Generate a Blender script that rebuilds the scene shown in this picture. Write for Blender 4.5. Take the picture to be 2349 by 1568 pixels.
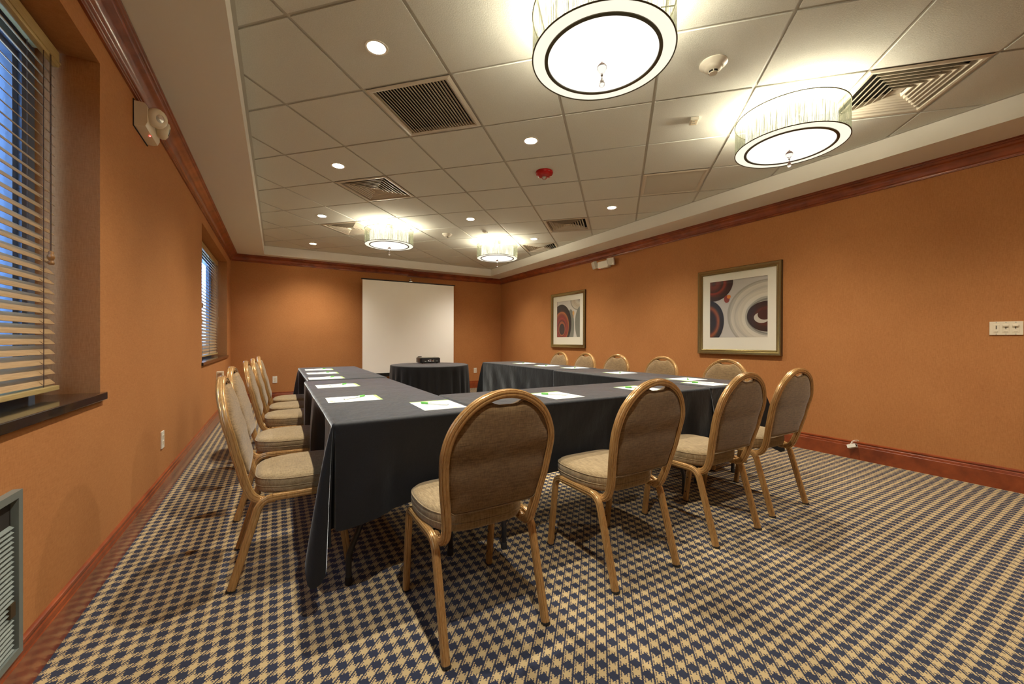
import bpy, bmesh, math, random
from mathutils import Vector, Matrix
from math import sin, cos, pi, sqrt
random.seed(7)
for o in list(bpy.data.objects): bpy.data.objects.remove(o)
SC = bpy.context.scene
C = SC.collection

# ------------------------------------------------------------------ camera
YAW, PITCH, ROLL, FPX, CH = 0.53301, -0.00296, 0.00245, 912.25, 1.0935
fw = Vector((sin(YAW)*cos(PITCH), cos(YAW)*cos(PITCH), sin(PITCH)))
r0 = Vector((cos(YAW), -sin(YAW), 0)); u0 = r0.cross(fw)
rr = r0*cos(ROLL)+u0*sin(ROLL); uu = -r0*sin(ROLL)+u0*cos(ROLL)
cd = bpy.data.cameras.new('camera'); cam = bpy.data.objects.new('camera', cd); C.objects.link(cam)
cd.sensor_width = 36; cd.lens = 36*FPX/2349; cd.clip_start = .02; cd.clip_end = 60
M = Matrix.Identity(4)
for i in range(3):
    M[i][0] = rr[i]; M[i][1] = uu[i]; M[i][2] = -fw[i]
M[2][3] = CH
cam.matrix_world = M
SC.camera = cam
# ------------------------------------------------------------------ world, exposure
SC.view_settings.view_transform = 'Standard'; SC.view_settings.look = 'None'
SC.view_settings.gamma = 1; SC.view_settings.exposure = 1.68
try: SC.view_settings.use_curve_mapping = False
except Exception: pass
W = bpy.data.worlds.new('sky'); SC.world = W; W.use_nodes = True
bg = W.node_tree.nodes['Background']
bg.inputs[0].default_value = (0.26, 0.50, 1.0, 1); bg.inputs[1].default_value = 5.0
P_DRUM, P_CAN, E_DISC, E_RING = 17.0, 52.0, .33, .12
WARM = (1.0, .90, .68); CANC = (1.0, .93, .80)

# ------------------------------------------------------------------ room dimensions
XL, XR, YL, YR, XJ = -.689, 4.649, 8.28, 8.405, 2.33      # left wall, right wall, far wall left / right of its jog
YB = -1.7                                               # wall behind the camera
ZC, ZS = 2.7132, 2.5615                                   # tile face, soffit underside
TX0, TX1, TY1, TY0 = -.196, 4.179, 8.025, -1.25            # ceiling tray
GA, GX, GY, T = -.79348, -2.21137, 1.63309, .6096
def G(i, j):
    a, b = i*T+GX, j*T+GY
    return (a*cos(GA)-b*sin(GA), a*sin(GA)+b*cos(GA))

# ------------------------------------------------------------------ materials
def nt(name):
    m = bpy.data.materials.new(name); m.use_nodes = True
    n = m.node_tree
    return m, n, n.nodes['Principled BSDF']
def pm(name, col, rough=.6, metal=0, spec=.5, coat=0, sheen=0, emit=None, es=0, trans=0, ior=1.45, coat_rough=.05, alpha=1):
    m, n, b = nt(name)
    b.inputs['Base Color'].default_value = (*col, 1); b.inputs['Roughness'].default_value = rough
    b.inputs['Metallic'].default_value = metal; b.inputs['Specular IOR Level'].default_value = spec
    b.inputs['Coat Weight'].default_value = coat; b.inputs['Coat Roughness'].default_value = coat_rough
    b.inputs['Sheen Weight'].default_value = sheen
    b.inputs['Transmission Weight'].default_value = trans; b.inputs['IOR'].default_value = ior
    if emit: b.inputs['Emission Color'].default_value = (*emit, 1); b.inputs['Emission Strength'].default_value = es
    return m
def N(n, t, **k):
    x = n.nodes.new(t)
    for a, v in k.items():
        if a.startswith('i_'):
            key = a[2:]; key = int(key) if key.isdigit() else key.replace('_', ' ')
            x.inputs[key].default_value = v
        else: setattr(x, a, v)
    return x
def L(n, a, b): n.links.new(a, b)
def coords(n, scale=(1,1,1), kind='Object'):
    tc = N(n, 'ShaderNodeTexCoord'); mp = N(n, 'ShaderNodeMapping')
    mp.inputs['Scale'].default_value = scale
    L(n, tc.outputs[kind], mp.inputs['Vector']); return mp.outputs[0]
def noise(n, v, scale, detail=3, rough=.55):
    x = N(n, 'ShaderNodeTexNoise'); x.inputs['Scale'].default_value = scale
    x.inputs['Detail'].default_value = detail; x.inputs['Roughness'].default_value = rough
    L(n, v, x.inputs['Vector']); return x.outputs['Fac']
def math_(n, op, a, b=None, c=None):
    x = N(n, 'ShaderNodeMath', operation=op)
    for i, s in enumerate((a, b, c)):
        if s is None: continue
        if isinstance(s, (int, float)): x.inputs[i].default_value = s
        else: L(n, s, x.inputs[i])
    return x.outputs[0]
def ramp(n, fac, stops):
    x = N(n, 'ShaderNodeValToRGB'); e = x.color_ramp.elements
    e[0].position, e[0].color = stops[0][0], (*stops[0][1], 1)
    e[1].position, e[1].color = stops[-1][0], (*stops[-1][1], 1)
    for p, c in stops[1:-1]:
        q = e.new(p); q.color = (*c, 1)
    L(n, fac, x.inputs[0]); return x.outputs[0]
def bump(n, b, h, s, d=.01):
    x = N(n, 'ShaderNodeBump'); x.inputs['Strength'].default_value = s; x.inputs['Distance'].default_value = d
    L(n, h, x.inputs['Height']); L(n, x.outputs[0], b.inputs['Normal'])

def mat_weave(name, dark, light, sx=(90,90,9), sz=(9,9,90), rough=.85, bs=.25, mott=2.2, sheen=0, wd=.14):
    m, n, b = nt(name)
    f1 = noise(n, coords(n, sx), 3.5, 3); f2 = noise(n, coords(n, sz), 3.5, 3)
    f3 = noise(n, coords(n), mott, 2)
    f = math_(n, 'ADD', math_(n, 'MULTIPLY', f1, .45), math_(n, 'MULTIPLY', f2, .35))
    f = math_(n, 'ADD', f, math_(n, 'MULTIPLY', f3, .2))
    col = ramp(n, f, [(.5-wd, dark), (.5+wd, light)])
    L(n, col, b.inputs['Base Color']); b.inputs['Roughness'].default_value = rough
    b.inputs['Specular IOR Level'].default_value = .25; b.inputs['Sheen Weight'].default_value = sheen
    bump(n, b, f, bs, .002); return m
def mat_wood(name, dark, light, stretch=(1,1,1), scale=10, rough=.35, coat=.3, metal=0):
    m, n, b = nt(name)
    f = noise(n, coords(n, stretch), scale, 5, .6)
    L(n, ramp(n, f, [(.3, dark), (.7, light)]), b.inputs['Base Color'])
    b.inputs['Roughness'].default_value = rough; b.inputs['Coat Weight'].default_value = coat
    b.inputs['Metallic'].default_value = metal
    b.inputs['Coat Roughness'].default_value = .12
    return m
WALL = mat_weave('wallcovering', (.34, .125, .036), (.54, .245, .085), sx=(90,90,11), sz=(11,11,90), bs=.1, wd=.24)
SEAT = mat_weave('upholstery', (.18, .122, .056), (.39, .285, .152), sx=(70,8,8), sz=(8,70,70), bs=.4, sheen=.2)
BACK = mat_weave('back_upholstery', (.10, .056, .021), (.35, .228, .104), sx=(7,7,80), sz=(80,80,7), bs=.35, wd=.19, sheen=.2)  # seat fabric in a darker brown; shade on the chair backs put in
MOULD = mat_wood('cherry_moulding', (.16, .028, .008), (.36, .078, .020), (1, 1, 1), 6, .28, .5)
GOLD = mat_wood('gold_woodgrain', (.40, .215, .070), (.60, .36, .14), (50, 50, 4), 3, .25, .4, .35)
TILE, n, b = nt('ceiling_tile')
f = noise(n, coords(n), 160, 4, .7)
L(n, ramp(n, f, [(.3, (.61, .615, .56)), (.7, (.73, .735, .68))]), b.inputs['Base Color']); b.inputs['Roughness'].default_value = .95
b.inputs['Specular IOR Level'].default_value = .1
bump(n, b, f, .35, .003)
TBAR = pm('grid_paint', (.47, .455, .40), .5)
SOFF = pm('soffit_paint', (.80, .77, .70), .85, spec=.2)
WHITE = pm('white_plastic', (.78, .74, .64), .35)
CREAMP = pm('cream_plastic', (.80, .70, .52), .35)
BLACK = pm('black_plastic', (.010, .009, .009), .3)
DARK = pm('dark_void', (.02, .016, .012), .9)
STEEL = pm('dark_steel_tube', (.05, .05, .055), .35, metal=.6)
CHROME = pm('brushed_metal', (.6, .58, .54), .3, metal=1)
RUBBER = pm('rubber', (.02, .02, .02), .7)
VENTP = pm('vent_paint', (.60, .54, .44), .4)
GREYM = pm('grey_metal', (.22, .25, .23), .4, metal=.3)
REDP = pm('red_plastic', (.45, .006, .006), .25)
SILL = pm('black_stone_sill', (.018, .015, .013), .12, coat=.5)
FRAMEB = pm('window_frame_paint', (.13, .16, .22), .4)
PAPER = pm('paper_white', (.86, .87, .84), .7)
GREEN = pm('paper_green', (.42, .66, .20), .7)
GREENP = pm('cap_green', (.13, .48, .08), .35)
PENW = pm('pen_white', (.82, .84, .82), .3)
GREYT = pm('print_grey', (.30, .33, .30), .6)
SCREENM = pm('screen_fabric', (.95, .92, .86), .9, spec=.1)
GOLDF = pm('antique_gold_frame', (.34, .26, .11), .27, metal=.95)
GOLDD = pm('dark_gold_edge', (.09, .06, .03), .4, metal=.4)
MAT_ = pm('cream_mat', (.80, .76, .64), .85, spec=.2)
BRASSW = mat_wood('turned_wood', (.30, .13, .03), (.5, .26, .08), (1,1,1), 30, .35, .4)
SLAT = mat_wood('slat_wood', (.40, .245, .11), (.58, .39, .20), (50, 1.2, 50), 6, .45, .1)
VAL = mat_wood('valance_wood', (.46, .33, .13), (.60, .46, .20), (40, 1.0, 40), 6, .4, .2)
CORD = pm('cord', (.10, .05, .03), .8)
STUCCO, n, b = nt('stucco')
f = noise(n, coords(n), 60, 4, .7); bump(n, b, f, .6, .02)
b.inputs['Base Color'].default_value = (.38, .32, .23, 1); b.inputs['Roughness'].default_value = .95
TEAL = pm('teal_fascia', (.06, .22, .30), .6)
LED = pm('red_led', (.6, .02, .02), .3, emit=(1, .05, .05), es=6)

CLOTH, n, b = nt('charcoal_cloth')
f = noise(n, coords(n, (1,1,1)), 420, 2); g = noise(n, coords(n, (1,1,.5)), 6, 4, .6)
L(n, ramp(n, f, [(.3, (.005, .0053, .0062)), (.7, (.012, .0125, .0145))]), b.inputs['Base Color'])
b.inputs['Roughness'].default_value = .6; b.inputs['Specular IOR Level'].default_value = .3
b.inputs['Sheen Weight'].default_value = .85; b.inputs['Sheen Roughness'].default_value = .33
b.inputs['Sheen Tint'].default_value = (.85, .93, 1, 1)
bump(n, b, g, .3, .03)
CLOTHN = CLOTH.copy(); CLOTHN.name = 'navy_black_cloth'
BLKC, n, b = nt('black_satin_cloth')
f = noise(n, coords(n, (1,1,.3)), 30, 3); b.inputs['Base Color'].default_value = (.006, .005, .005, 1)
b.inputs['Roughness'].default_value = .6; b.inputs['Specular IOR Level'].default_value = .25; b.inputs['Sheen Weight'].default_value = .06; bump(n, b, f, .2, .01)

GLASS, n, b = nt('clear_pane')
for x in list(n.nodes): n.nodes.remove(x)
out = N(n, 'ShaderNodeOutputMaterial'); tr = N(n, 'ShaderNodeBsdfTransparent'); gl = N(n, 'ShaderNodeBsdfGlossy')
gl.inputs['Roughness'].default_value = .02; fr = N(n, 'ShaderNodeFresnel'); fr.inputs[0].default_value = 1.5
mx = N(n, 'ShaderNodeMixShader'); ge = N(n, 'ShaderNodeNewGeometry'); L(n, math_(n, 'MULTIPLY', fr.outputs[0], math_(n, 'SUBTRACT', 1.0, ge.outputs['Backfacing'])), mx.inputs[0]); L(n, tr.outputs[0], mx.inputs[1]); L(n, gl.outputs[0], mx.inputs[2]); L(n, mx.outputs[0], out.inputs[0])
CRYST = pm('crystal', (.95, .95, .95), .03, trans=1, ior=1.5)

def mat_shade(name, col, em, es, freq, thr):
    m, n, b = nt(name)
    for x in list(n.nodes): n.nodes.remove(x)
    out = N(n, 'ShaderNodeOutputMaterial')
    tc = N(n, 'ShaderNodeTexCoord'); sp = N(n, 'ShaderNodeSeparateXYZ'); L(n, tc.outputs['Object'], sp.inputs[0])
    an = math_(n, 'ARCTAN2', sp.outputs[1], sp.outputs[0])
    cb = N(n, 'ShaderNodeCombineXYZ'); L(n, math_(n, 'MULTIPLY', an, freq), cb.inputs[0]); L(n, math_(n, 'MULTIPLY', sp.outputs[2], 5), cb.inputs[1])
    f = noise(n, cb.outputs[0], 1.0, 4, .7)
    tr = N(n, 'ShaderNodeBsdfTransparent'); df = N(n, 'ShaderNodeBsdfTranslucent'); df.inputs[0].default_value = (*col, 1)
    dd = N(n, 'ShaderNodeBsdfDiffuse'); dd.inputs[0].default_value = (*col, 1)
    m1 = N(n, 'ShaderNodeMixShader'); m1.inputs[0].default_value = .45; L(n, df.outputs[0], m1.inputs[1]); L(n, dd.outputs[0], m1.inputs[2])
    em_ = N(n, 'ShaderNodeEmission'); em_.inputs[0].default_value = (*em, 1); em_.inputs[1].default_value = es
    ad = N(n, 'ShaderNodeAddShader'); L(n, m1.outputs[0], ad.inputs[0]); L(n, em_.outputs[0], ad.inputs[1])
    k = ramp(n, f, [(thr-.12, (0,0,0)), (thr+.12, (1,1,1))])
    mx = N(n, 'ShaderNodeMixShader'); L(n, k, mx.inputs[0]); L(n, tr.outputs[0], mx.inputs[1]); L(n, ad.outputs[0], mx.inputs[2])
    L(n, mx.outputs[0], out.inputs[0]); return m
SHADE = mat_shade('organza_thread', (.10, .105, .07), (1, .95, .68), .02, 130, .46)
RINGM = mat_shade('crystal_rods', (.14, .145, .155), (1, .97, .90), E_RING, 34, .42)
def emis(name, col, s):
    m, n, b = nt(name); b.inputs['Base Color'].default_value = (.8, .8, .75, 1)
    b.inputs['Emission Color'].default_value = (*col, 1); b.inputs['Emission Strength'].default_value = s; return m
DISC = emis('lit_frosted_glass', (1, .98, .91), E_DISC)
ANNU = emis('lit_white_fabric', (1, .95, .80), .29)
BULB = emis('lit_bulb', (1, .96, .88), 14)
CONE = pm('white_reflector', (.85, .83, .78), .35, emit=(1, .95, .85), es=.6)
BRONZE = pm('bronze_band', (.10, .09, .055), .35, metal=.6)

CARPET, n, b = nt('houndstooth_carpet')
tc = N(n, 'ShaderNodeTexCoord'); sp = N(n, 'ShaderNodeSeparateXYZ'); L(n, tc.outputs['Object'], sp.inputs[0])
jit = noise(n, coords(n), 200, 2, .6)
PX, PY = .0506, .0548
def cell(axis, o, p):
    a = math_(n, 'MULTIPLY', math_(n, 'SUBTRACT', axis, o), 12/p)
    a = math_(n, 'ADD', a, math_(n, 'MULTIPLY', math_(n, 'SUBTRACT', jit, .5), 1.9))
    return math_(n, 'FLOOR', a)
cx = cell(sp.outputs[0], .996-.25*PX, PX); cy = cell(sp.outputs[1], 1.108-.25*PY, PY)
fm = lambda a, k: math_(n, 'FLOORED_MODULO', a, k)
xd = math_(n, 'LESS_THAN', fm(cx, 12.0), 7.0); yd = math_(n, 'LESS_THAN', fm(cy, 12.0), 7.0)
both = math_(n, 'MULTIPLY', xd, yd); one = math_(n, 'SUBTRACT', math_(n, 'MAXIMUM', xd, yd), both)
dg = fm(math_(n, 'SUBTRACT', cx, cy), 6.0)
tw = math_(n, 'LESS_THAN', dg, 1.0)
t2 = math_(n, 'MAXIMUM', math_(n, 'COMPARE', dg, 2.0, .4), math_(n, 'COMPARE', dg, 5.0, .4))
dk = math_(n, 'ADD', both, math_(n, 'MULTIPLY', one, math_(n, 'MAXIMUM', tw, t2)))
pile = noise(n, coords(n), 700, 2, .7)
dc = ramp(n, pile, [(.3, (.012, .016, .035)), (.75, (.035, .042, .075))])
lc = ramp(n, pile, [(.3, (.42, .30, .14)), (.75, (.64, .48, .245))])
mx = N(n, 'ShaderNodeMixRGB'); L(n, dk, mx.inputs[0]); L(n, lc, mx.inputs[1]); L(n, dc, mx.inputs[2])
L(n, mx.outputs[0], b.inputs['Base Color']); b.inputs['Roughness'].default_value = .95; b.inputs['Specular IOR Level'].default_value = .15
b.inputs['Sheen Weight'].default_value = .15
bump(n, b, pile, .5, .004)

# ------------------------------------------------------------------ mesh helpers
def obj(name, bm, mats, parent=None, smooth=None, loc=None):
    me = bpy.data.meshes.new(name); bm.to_mesh(me); bm.free()
    o = bpy.data.objects.new(name, me); C.objects.link(o)
    for m in (mats if isinstance(mats, (list, tuple)) else [mats]): me.materials.append(m)
    if smooth is not None:
        for p in me.polygons: p.use_smooth = True
        if smooth < 179:
            try: me.set_sharp_from_angle(angle=math.radians(smooth))
            except Exception: pass
    if parent: o.parent = parent
    if loc: o.location = loc
    return o
def tag(o, label=None, cat=None, group=None, kind=None):
    if label: o['label'] = label
    if cat: o['category'] = cat
    if group: o['group'] = group
    if kind: o['kind'] = kind
    return o
def thing(name, label, cat, loc=(0,0,0), rz=0, group=None, kind=None):
    o = bpy.data.objects.new(name, None); C.objects.link(o); o.location = loc; o.rotation_euler = (0, 0, rz)
    o.empty_display_size = .05
    return tag(o, label, cat, group, kind)
def kids(o): return [c for c in bpy.data.objects if c.parent == o]
def dup(root, loc, rz, label, group=None):
    r = root.copy(); C.objects.link(r); r.location = loc; r.rotation_euler = (0, 0, rz); r['label'] = label
    if group: r['group'] = group
    for ch in kids(root):
        c = ch.copy(); C.objects.link(c); c.parent = r
        for g in kids(ch):
            d = g.copy(); C.objects.link(d); d.parent = c
    return r
BM = bmesh.new
def box(bm, x0, x1, y0, y1, z0, z1, mi=0, bev=0, mat=None):
    v = [Vector((x, y, z)) for x in (x0, x1) for y in (y0, y1) for z in (z0, z1)]
    if mat is not None: v = [mat @ p for p in v]
    v = [bm.verts.new(p) for p in v]
    fs = []
    for q in ((0,1,3,2),(4,6,7,5),(0,4,5,1),(2,3,7,6),(0,2,6,4),(1,5,7,3)):
        f = bm.faces.new([v[i] for i in q]); f.material_index = mi; fs.append(f)
    if bev:
        es = list({e for f in fs for e in f.edges})
        r = bmesh.ops.bevel(bm, geom=es, offset=bev, segments=2, affect='EDGES', profile=.6)
        for f in r['faces']: f.material_index = mi
    return fs
def sweep(bm, pts, prof, ref, caps=True, closed=False, scales=None, mi=0):
    pts = [Vector(p) for p in pts]; n_ = len(pts); rings = []
    for i, p in enumerate(pts):
        if closed: t = pts[(i+1) % n_]-pts[i-1]
        else: t = pts[min(i+1, n_-1)]-pts[max(i-1, 0)]
        t.normalize(); a = Vector(ref); a = (a-t*a.dot(t)).normalized(); b_ = t.cross(a)
        s = scales[i] if scales else 1
        rings.append([bm.verts.new(p+a*(u*s)+b_*(v*s)) for u, v in prof])
    m = len(prof); R = range(n_ if closed else n_-1)
    for i in R:
        A, B = rings[i], rings[(i+1) % n_]
        for k in range(m):
            f = bm.faces.new((A[k], A[(k+1) % m], B[(k+1) % m], B[k])); f.material_index = mi
    if caps and not closed:
        f = bm.faces.new(rings[0][::-1]); f.material_index = mi
        f = bm.faces.new(rings[-1]); f.material_index = mi
def circ(r, n_=12, rb=None): return [(r*cos(2*pi*k/n_), (rb or r)*sin(2*pi*k/n_)) for k in range(n_)]
def lathe(bm, prof, seg=32, c=(0,0,0), axis='z', mi=0, cap=False):
    rings = []
    for r, z in prof:
        ring = []
        for k in range(seg):
            a = 2*pi*k/seg; x, y = r*cos(a), r*sin(a)
            p = {'z': (x, y, z), 'x': (z, x, y), 'y': (x, z, y)}[axis]
            ring.append(bm.verts.new(Vector(c)+Vector(p)))
        rings.append(ring)
    for A, B in zip(rings, rings[1:]):
        for k in range(seg):
            f = bm.faces.new((A[k], A[(k+1) % seg], B[(k+1) % seg], B[k])); f.material_index = mi
    if cap:
        for r_ in (rings[0][::-1], rings[-1]):
            f = bm.faces.new(r_); f.material_index = mi
def fix(bm): bmesh.ops.recalc_face_normals(bm, faces=bm.faces[:]); return bm
def fillet(corners, radii, seg=8):
    out = [Vector(corners[0])]
    for i in range(1, len(corners)-1):
        p0, p1, p2 = map(Vector, corners[i-1:i+2]); a = (p0-p1).normalized(); b_ = (p2-p1).normalized()
        ang = a.angle(b_); d = radii[i-1]/math.tan(ang/2)
        s, e = p1+a*d, p1+b_*d; bis = (a+b_).normalized(); c_ = p1+bis*(radii[i-1]/sin(ang/2))
        va, ve = (s-c_).normalized(), (e-c_).normalized(); R_f = radii[i-1]
        for k in range(seg+1):
            out.append(c_+va.slerp(ve, k/seg)*R_f)
    out.append(Vector(corners[-1])); return out
def resample(pts, n_):
    pts = [Vector(p) for p in pts]; d = [0]
    for a, b_ in zip(pts, pts[1:]): d.append(d[-1]+(b_-a).length)
    out = []; j = 0
    for k in range(n_):
        t = d[-1]*k/(n_-1)
        while j < len(d)-2 and d[j+1] < t: j += 1
        out.append(pts[j].lerp(pts[j+1], min(1, max(0, (t-d[j])/max(1e-9, d[j+1]-d[j])))))
    return out
def interp(x, xs, ys):
    if x <= xs[0]: return ys[0]
    for i in range(len(xs)-1):
        if x <= xs[i+1]:
            t = (x-xs[i])/(xs[i+1]-xs[i]); t = t*t*(3-2*t)*.5+t*.5
            return ys[i]+(ys[i+1]-ys[i])*t
    return ys[-1]
def struct(name, bm, m, parent=None, smooth=None):
    o = obj(name, bm, m, parent, smooth); 
    if not parent: o['kind'] = 'structure'
    return o

# ------------------------------------------------------------------ room shell
bm = BM(); box(bm, XL-.3, XR+.15, YB-.15, YR+.15, -.08, 0); struct('floor', bm, CARPET)
WIN = [(.03, 2.49), (5.294, 7.752)]; WZ0, WZ1 = .822, 2.337; WT = .27
bm = BM(); x0, x1 = XL-WT, XL
box(bm, x0, x1, YB, YR+.15, 0, WZ0); box(bm, x0, x1, YB, YR+.15, WZ1, 2.78)
ys = [YB]+[v for w in WIN for v in w]+[YR+.15]
for i in range(0, len(ys), 2): box(bm, x0, x1, ys[i], ys[i+1], WZ0, WZ1)
struct('wall_left', bm, WALL)
bm = BM(); box(bm, XR, XR+.12, YB, YR+.15, 0, 2.78); struct('wall_right', bm, WALL)
bm = BM(); box(bm, XL, XJ, YL, YL+.25, 0, 2.78); box(bm, XJ, XR, YR, YR+.12, 0, 2.78); struct('wall_far', bm, WALL)
bm = BM(); box(bm, XL-WT, XR+.12, YB-.12, YB, 0, 2.78); struct('wall_near', bm, WALL)
bm = BM(); box(bm, XL-WT, XR+.12, YB-.12, YR+.25, 2.87, 2.95); struct('roof_slab', bm, DARK)  # roof slab above the tiles, out of view

def clip(poly, x0, x1, y0, y1):
    for ax, lim, sg in ((0, x0, 1), (0, x1, -1), (1, y0, 1), (1, y1, -1)):
        out = []
        for i in range(len(poly)):
            a, b_ = poly[i-1], poly[i]; da, db = (a[ax]-lim)*sg, (b_[ax]-lim)*sg
            if (da >= 0) != (db >= 0):
                t = da/(da-db); out.append((a[0]+(b_[0]-a[0])*t, a[1]+(b_[1]-a[1])*t))
            if db >= 0: out.append(b_)
        poly = out
        if not poly: return []
    return poly
CANS = [(1,0),(2,2),(-1,2),(-3,4),(0,5),(3,5),(-5,6),(1,7),(3,-2),(5,3),(7,1),(-1,9)]
DRUMS = [(3,0),(5,2),(-2,5),(0,7)]
DIFF = [(-1,3),(6,2),(2,6),(-3,5),(1,8)]; RET = [(1,1),(4,4)]
bm = BM(); g = .0105; RC = .052
for i in range(-9, 14):
    for j in range(-6, 15):
        if (i, j) in DIFF+RET: continue
        q = [G(i+g/T, j+g/T), G(i+1-g/T, j+g/T), G(i+1-g/T, j+1-g/T), G(i+g/T, j+1-g/T)]
        if (i, j) in CANS:
            c_ = G(i+.5, j+.5); n_ = 40; top = []; inn = []; sq = []
            for k in range(n_):
                a = 2*pi*k/n_; inn.append((c_[0]+RC*cos(a+GA), c_[1]+RC*sin(a+GA)))
                m_ = (T/2-g)/max(abs(cos(a)), abs(sin(a))); sq.append((c_[0]+m_*cos(a+GA), c_[1]+m_*sin(a+GA)))
            V1 = [bm.verts.new((*p, ZC)) for p in inn]; V2 = [bm.verts.new((*p, ZC)) for p in sq]; V3 = [bm.verts.new((*p, ZC+.009)) for p in sq]
            for k in range(n_):
                k2 = (k+1) % n_
                bm.faces.new((V1[k], V1[k2], V2[k2], V2[k])); bm.faces.new((V2[k], V2[k2], V3[k2], V3[k]))
            continue
        p = clip(q, TX0+.018, TX1-.018, TY0+.018, TY1-.018)
        if len(p) < 3: continue
        A = [bm.verts.new((*v, ZC)) for v in p]; B = [bm.verts.new((*v, ZC+.009)) for v in p]
        bm.faces.new(A[::-1])
        for k in range(len(p)): bm.faces.new((A[k-1], A[k], B[k], B[k-1]))
struct('ceiling', fix(bm), TILE)
# T-bars in the reveals between the tiles and the angle round the tray
bm = BM()
def bar(p, q, w, z0, z1, x0=TX0, x1=TX1):
    d = (Vector(q)-Vector(p)).normalized(); s = Vector((-d.y, d.x))*w/2
    poly = clip([tuple(Vector(p)+s), tuple(Vector(q)+s), tuple(Vector(q)-s), tuple(Vector(p)-s)], TX0, TX1, TY0, TY1)
    if len(poly) < 3: return
    A = [bm.verts.new((*v, z0)) for v in poly]; B = [bm.verts.new((*v, z1)) for v in poly]
    bm.faces.new(A); bm.faces.new(B[::-1])
    for k in range(len(poly)): bm.faces.new((A[k-1], A[k], B[k], B[k-1]))
for i in range(-9, 15): bar(G(i, -7), G(i, 16), .024, ZC+.0065, ZC+.02)
for j in range(-7, 17): bar(G(-10, j), G(15, j), .024, ZC+.0067, ZC+.0202)
for a, b_ in (((TX0+.010, TY0), (TX0+.010, TY1)), ((TX1-.010, TY0), (TX1-.010, TY1)), ((TX0, TY1-.010), (TX1, TY1-.010)), ((TX0, TY0+.01), (TX1, TY0+.01))):
    bar(a, b_, .02, ZC-.001, ZC+.02)
struct('trim_1', fix(bm), TBAR)
# soffit ring with its fascia
bm = BM(); zt = 2.85
box(bm, XL, TX0, YB, YR, ZS, zt); box(bm, TX1, XR, YB, YR, ZS, zt); box(bm, TX0, TX1, TY1, YR, ZS, zt); box(bm, TX0, TX1, YB, TY0, ZS, zt)
struct('trim_2', bm, SOFF)
# mouldings: profile (distance from wall, height)
CR = [(0,-.113),(.012,-.113),(.013,-.107),(.019,-.105),(.020,-.098),(.018,-.093),(.026,-.090),(.030,-.083),(.033,-.071),(.040,-.058),(.052,-.046),(.066,-.038),(.080,-.033),(.083,-.028),(.088,-.026),(.088,-.020),(.096,-.018),(.099,-.012),(.106,-.010),(.106,0),(0,0)]
BS = [(0,0),(.018,0),(.018,.118),(.015,.121),(.0155,.126),(.013,.131),(.013,.138),(.009,.142),(.009,.150),(.0125,.153),(.011,.161),(.005,.165),(0,.166)]
def run(bm, path, prof, z, inward):
    """path: wall line points; inward normals per segment; mitred."""
    rows = []
    for i, p in enumerate(path):
        ns = []
        if i > 0: ns.append(inward[i-1])
        if i < len(path)-1: ns.append(inward[i])
        if len(ns) == 2 and Vector(ns[0]).dot(Vector(ns[1])) < .5: off = Vector(ns[0])+Vector(ns[1])
        else: off = Vector(ns[0])
        rows.append([bm.verts.new((p[0]+off.x*u, p[1]+off.y*u, z+h)) for u, h in prof])
    m = len(prof)
    for A, B in zip(rows, rows[1:]):
        for k in range(m-1): bm.faces.new((A[k], A[k+1], B[k+1], B[k]))
    for r_ in (rows[0], rows[-1]): bm.faces.new(r_)
def mould(name, prof, z):
    segs = [('left', [(XL, YB), (XL, YL)], [(1,0)]), ('right', [(XR, YR), (XR, YB)], [(-1,0)])]
    for s, path, nn in segs:
        bm = BM(); rows = []
        for (x, y) in path:
            end = y > 5
            rows.append([bm.verts.new((x+nn[0][0]*u, y-(u if end else 0), z+h)) for u, h in prof])
        for k in range(len(prof)-1): bm.faces.new((rows[0][k], rows[0][k+1], rows[1][k+1], rows[1][k]))
        struct(name+s if name.startswith('base') else {'left': 'trim_3', 'right': 'trim_4'}[s], fix(bm), MOULD, smooth=40)
    bm = BM()
    P_ = [(XL, YL, 1, -1), (XJ, YL, 1, -1), (XJ, YR, 1, -1), (XR, YR, -1, -1)]
    rows = [[bm.verts.new((x+sx*u, y-u, z+h)) for u, h in prof] for x, y, sx, sy in P_]
    for A, B in zip(rows, rows[1:]):
        for k in range(len(prof)-1): bm.faces.new((A[k], A[k+1], B[k+1], B[k]))
    struct(name+'far' if name.startswith('base') else 'trim_5', fix(bm), MOULD, smooth=40)
mould('crown_', CR, ZS); mould('baseboard_', BS, 0)

# ------------------------------------------------------------------ windows, blinds
def window(k, y0, y1):
    w = thing('window_%d' % k, None, None, (XL, y0, .856), 0, kind='structure'); h = WZ1-.856; Wd = y1-y0
    bm = BM(); xf = -.20
    box(bm, xf-.05, xf, 0, .10, 0, h); box(bm, xf-.05, xf, Wd-.10, Wd, 0, h); box(bm, xf-.05, xf, .10, Wd-.10, 0, .09); box(bm, xf-.05, xf, .10, Wd-.10, h-.09, h)
    box(bm, xf-.055, xf-.012, .10, .135, .09, h-.09); box(bm, xf-.055, xf-.012, Wd-.135, Wd-.10, .09, h-.09)
    box(bm, xf-.055, xf-.012, .135, Wd-.135, .09, .12); box(bm, xf-.055, xf-.012, .135, Wd-.135, h-.12, h-.09)
    obj('window_frame', bm, FRAMEB, w)
    bm = BM(); box(bm, xf-.036, xf-.030, .135, Wd-.135, .12, h-.12); obj('glass', bm, GLASS, w)
    bm = BM(); box(bm, -WT, .018, -.027, Wd+.027, -.034, 0, bev=.003)
    obj('window_sill', bm, SILL, w)
window(1, *WIN[0]); window(2, *WIN[1])
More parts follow.
